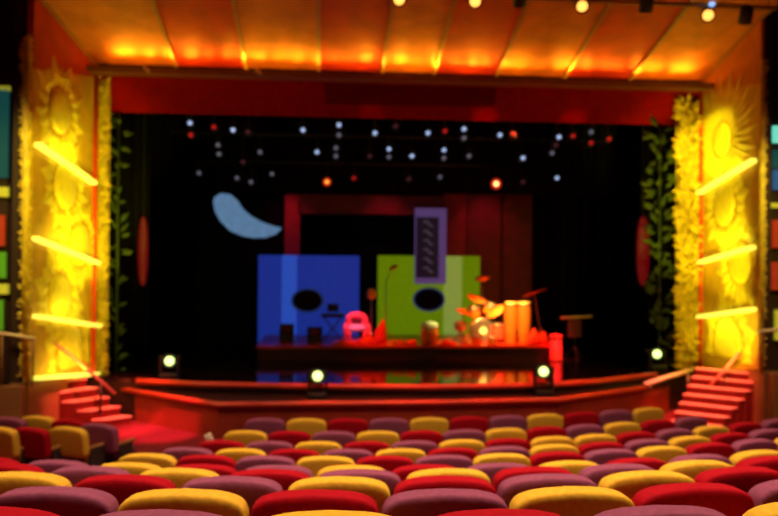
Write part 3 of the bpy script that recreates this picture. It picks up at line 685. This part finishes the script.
ROWS = [  # apex distance, first seat x, pitch, colours from left
 (11.02, -.829, .590, 'PYRPYRPYRPY'), (10.04, -1.011, .575, 'YRPYRPYRPYRP'), (9.15, -1.209, .576, 'RPYRPYRYYRPYRP'),
 (8.31, -1.470, .578, 'PYRPYRPYRPYRP'), (7.34, -1.681, .569, 'YRPYRPYRPYRPY'), (6.09, -2.727, .592, 'RPYRPYRPYRPY'),
 (5.07, -2.138, .594, 'RPYRPYRPYR'), (4.21, -1.670, .586, 'YRPYRPYR'), (3.42, -1.196, .582, 'PYRPYRP'), (2.72, -1.18, .605, 'RPYRPY')]
RN = ['front row by the stage', 'second row from the stage', 'third row from the stage', 'fourth row from the stage', 'fifth row from the stage', 'fifth row from the camera', 'fourth row from the camera', 'third row from the camera', 'second row from the camera', 'row nearest the camera']
for (d, x0, w, cols), rn in zip(ROWS, RN):
    for i, k in enumerate(cols):
        x = x0 + w*i; y = d + ARC(x); z = floor_z(x, y)
        put_seat(k, x, y + .03, z, math.atan(.07*(x - .813)), '%s seat, %s from the left in the %s' % (SC[k][1], ORD[i], rn), 'theatre seats of the main block')
LB = [((12,417.5,'P'), (41,415.5,'Y'), (72,419.5,'R'), (101,424,'P')), ((2,431.5,'Y'), (33,431,'R'), (71,429,'Y'))]
for row, rn in zip(LB, ('rear', 'front')):
    for i, (px, py, k) in enumerate(row):
        p = atz(px, py, .885)
        put_seat(k, p.x, p.y, floor_z(p.x, p.y), math.radians(-24), '%s seat in the left side block, %s from left in its %s row' % (SC[k][1], ORD[i], 'farther' if rn == 'rear' else 'nearer'), 'theatre seats of the left side block')
p = atz(210, 446, .45); o = thing('aisle_marker', 'small cream marker leaning at the front end of the left aisle', 'marker', (p.x, p.y, floor_z(p.x, p.y)))
a = at(207, 434, p.y); b = at(212, 443, p.y); MB().bar(a, b, .06, .10).build('plate', 'cream', o, bevel=.02); MB().tube([b, (b.x, b.y, floor_z(b.x, b.y))], .02, 8).build('post', 'seat_metal', o)
# ------------------------------------------------------------------ lights
def aim(o, d): o.rotation_euler = Vector(d).to_track_quat('-Z', 'Y').to_euler()
def area(loc, d, col, e, sx, sy=None, spread=PI):
    l = bpy.data.lights.new('area_light', 'AREA'); l.color = col; l.energy = e; l.shape = 'RECTANGLE'; l.size = sx; l.size_y = sy or sx; l.spread = spread
    o = bpy.data.objects.new('area_light', l); C.objects.link(o); o.location = loc; aim(o, d); return o
def spot(loc, tgt, col, e, ang=30, blend=.6, r=.1):
    l = bpy.data.lights.new('spot_light', 'SPOT'); l.color = col; l.energy = e; l.spot_size = math.radians(ang); l.spot_blend = blend; l.shadow_soft_size = r
    o = bpy.data.objects.new('spot_light', l); C.objects.link(o); o.location = loc; aim(o, Vector(tgt) - Vector(loc)); return o
def point(loc, col, e, r=.05):
    l = bpy.data.lights.new('point_light', 'POINT'); l.color = col; l.energy = e; l.shadow_soft_size = r
    o = bpy.data.objects.new('point_light', l); C.objects.link(o); o.location = loc; return o
# cove lamps behind the cornice
rnd = random.Random(3); N = 22
for i in range(N):
    x = XL + .55 + (XR - XL - 1.0)*i/(N-1) + rnd.uniform(-.08, .08)
    area((x, 15.24, 6.86), (rnd.uniform(-.06, .06), .18, 1), (1, .40, .015), 1.0*rnd.uniform(.75, 1.25), .6, .08)
    area((x, 15.20, 6.84), (rnd.uniform(-.06, .06), -.95, .42), (1, .34, .012), 1.5*rnd.uniform(.6, 1.3), .40, .06)
for i in range(34):
    x = XL + .5 + (XR - XL - 1.0)*i/33 + rnd.uniform(-.08, .08)
    area((x, 15.22, 6.85), (rnd.uniform(-.12, .12), -.62, .78), (1, .36, .012), 1.5*rnd.uniform(.3, 1.8), .10, .05, math.radians(75))
for x in (-3.4, -1.0, 1.7, 4.3, 6.8): spot((x, 13.6, 1.0), (x, 13.9, 7.4), (1, .10, .008), 15, 40, 1.0)  # added red fill on the header from below, no fixture there
# fin up-lights on the sun panels
for m, d, w, n_, ln, down in FIN_L:
    area(m + n_*.25 - w*(.28 if down else 0), w*(-1.0 if down else 1.0) - n_*.62, (1, .90, .06), 8, ln*.6, .12)
# pilaster and panel washes
spot((-2.6, 12.2, 1.4), (-4.5, 15.4, 4.2), (1, .90, .04), 800, 42)
spot((6.2, 12.2, 1.4), (7.75, 15.4, 4.3), (1, .90, .04), 850, 44)
spot((6.4, 12.4, 1.4), (7.85, 14.2, 2.0), (1, .88, .04), 210, 50)
spot((6.0, 12.3, 7.2), (7.8, 15.2, 5.4), (1, .92, .05), 900, 26)
spot((-4.0, 11.0, 5.0), (-4.95, 13.1, 4.0), (1, .85, .05), 260, 80)
spot((7.3, 11.2, 5.0), (7.78, 13.1, 4.0), (1, .85, .1), 170, 80)
spot((6.7, 15.5, 1.1), (7.3, 16.1, 3.2), (.45, .9, .1), 7, 70)
spot((-3.9, 15.5, 1.1), (-4.25, 16.1, 3.6), (.6, .9, .1), 6, 60)
# red wash on fascia, riser, stage front and stairs
for x in (-2.8, .4, 3.2, 5.8):
    spot((x, 15.0, 1.4), (x + .2, 15.9, 6.5), (1, .012, .004), 34, 46)
for x, e in ((.9, 10), (3.35, 26), (5.3, 24)): spot((x, 15.75, 5.3), (x + .05, 16.15, 6.28), (1, .03, .01), e, 34)
for x in (.6, 2.2, 3.8): spot((x, 12.4, 7.3), (x + .1, 14.0, .8), (1, .07, .025), 1500, 30)
spot((5.0, 12.4, 7.3), (5.6, 14.4, .9), (1, .06, .03), 900, 28)
spot((-2.0, 12.4, 7.3), (-2.6, 14.4, .8), (1, .05, .025), 420, 34)
spot((-1.2, 10.5, 7.2), (-4.0, 14.4, .4), (1, .13, .11), 8500, 18)
spot((5.2, 10.5, 7.2), (7.1, 13.9, .7), (1, .13, .09), 6800, 18)
spot((-1.5, 9.5, 7.2), atz(158, 438, 0), (1, .08, .14), 9000, 11)
# riser: red general, amber on the drums, pinkish on the chair
spot((1.0, 16.6, 6.4), (1.3, 18.0, ZR), (1, .05, .01), 1500, 22)
spot((4.2, 16.6, 6.4), (4.2, 18.0, ZR), (1, .10, .012), 2000, 38)
spot((3.1, 14.6, 5.2), (4.35, 18.3, ZR + .55), (1, .50, .10), 7000, 20)
spot((.2, 16.0, 5.8), (.75, 18.2, ZR + .4), (1, .20, .30), 1300, 13)
spot((2.4, 16.0, 5.8), (2.75, 18.1, ZR + .4), (.9, .9, .3), 1500, 9)
spot((5.2, 15.8, 5.8), (5.45, 17.3, 1.2), (1, .05, .06), 2400, 13)
# maroon set
for x in (-1.2, 1.6, 4.4): spot((x, 20.35, 5.6), (x + .2, 21.5, 3.6), (1, .05, .12), 60, 75, 1.0)
# house lights over the seats
for x, y in ((-2.2, 3.5), (1.2, 4.0), (4.0, 3.8), (-1.4, 8.0), (1.6, 8.4), (4.6, 8.2)):
    area((x, y, 8.45), (0, 0, -1), (1, .72, .42), 118, .6, .6, math.radians(95))
area((-6.5, 10.5, 7.5), (.25, .1, -1), (1, .62, .3), 90, .5, .5, math.radians(100))
area((9, 10.5, 7.5), (-.25, .1, -1), (1, .55, .25), 60, .5, .5, math.radians(100))
w = bpy.data.worlds.new('world'); w.use_nodes = True; scene.world = w
w.node_tree.nodes['Background'].inputs[0].default_value = (.02, .006, .004, 1); w.node_tree.nodes['Background'].inputs[1].default_value = .2
# ------------------------------------------------------------------ camera
cam = bpy.data.cameras.new('camera'); co = bpy.data.objects.new('camera', cam); C.objects.link(co)
cam.sensor_width = 36; cam.lens = 36*F/778
c0 = ray(389, 258); fw = c0.normalized(); rt = (ray(390, 258) - c0).normalized(); upv = (ray(389, 257) - c0).normalized()
M = Matrix((rt, upv, -fw)).transposed().to_4x4(); M.translation = EYE; co.matrix_world = M
cam.dof.use_dof = True; cam.dof.focus_distance = 2.3; cam.dof.aperture_fstop = 2.3
scene.camera = co
scene.cycles.use_denoising = True
scene.view_settings.view_transform = 'Standard'; scene.view_settings.look = 'None'; scene.view_settings.exposure = 0; scene.view_settings.gamma = 1; scene.view_settings.use_curve_mapping = False
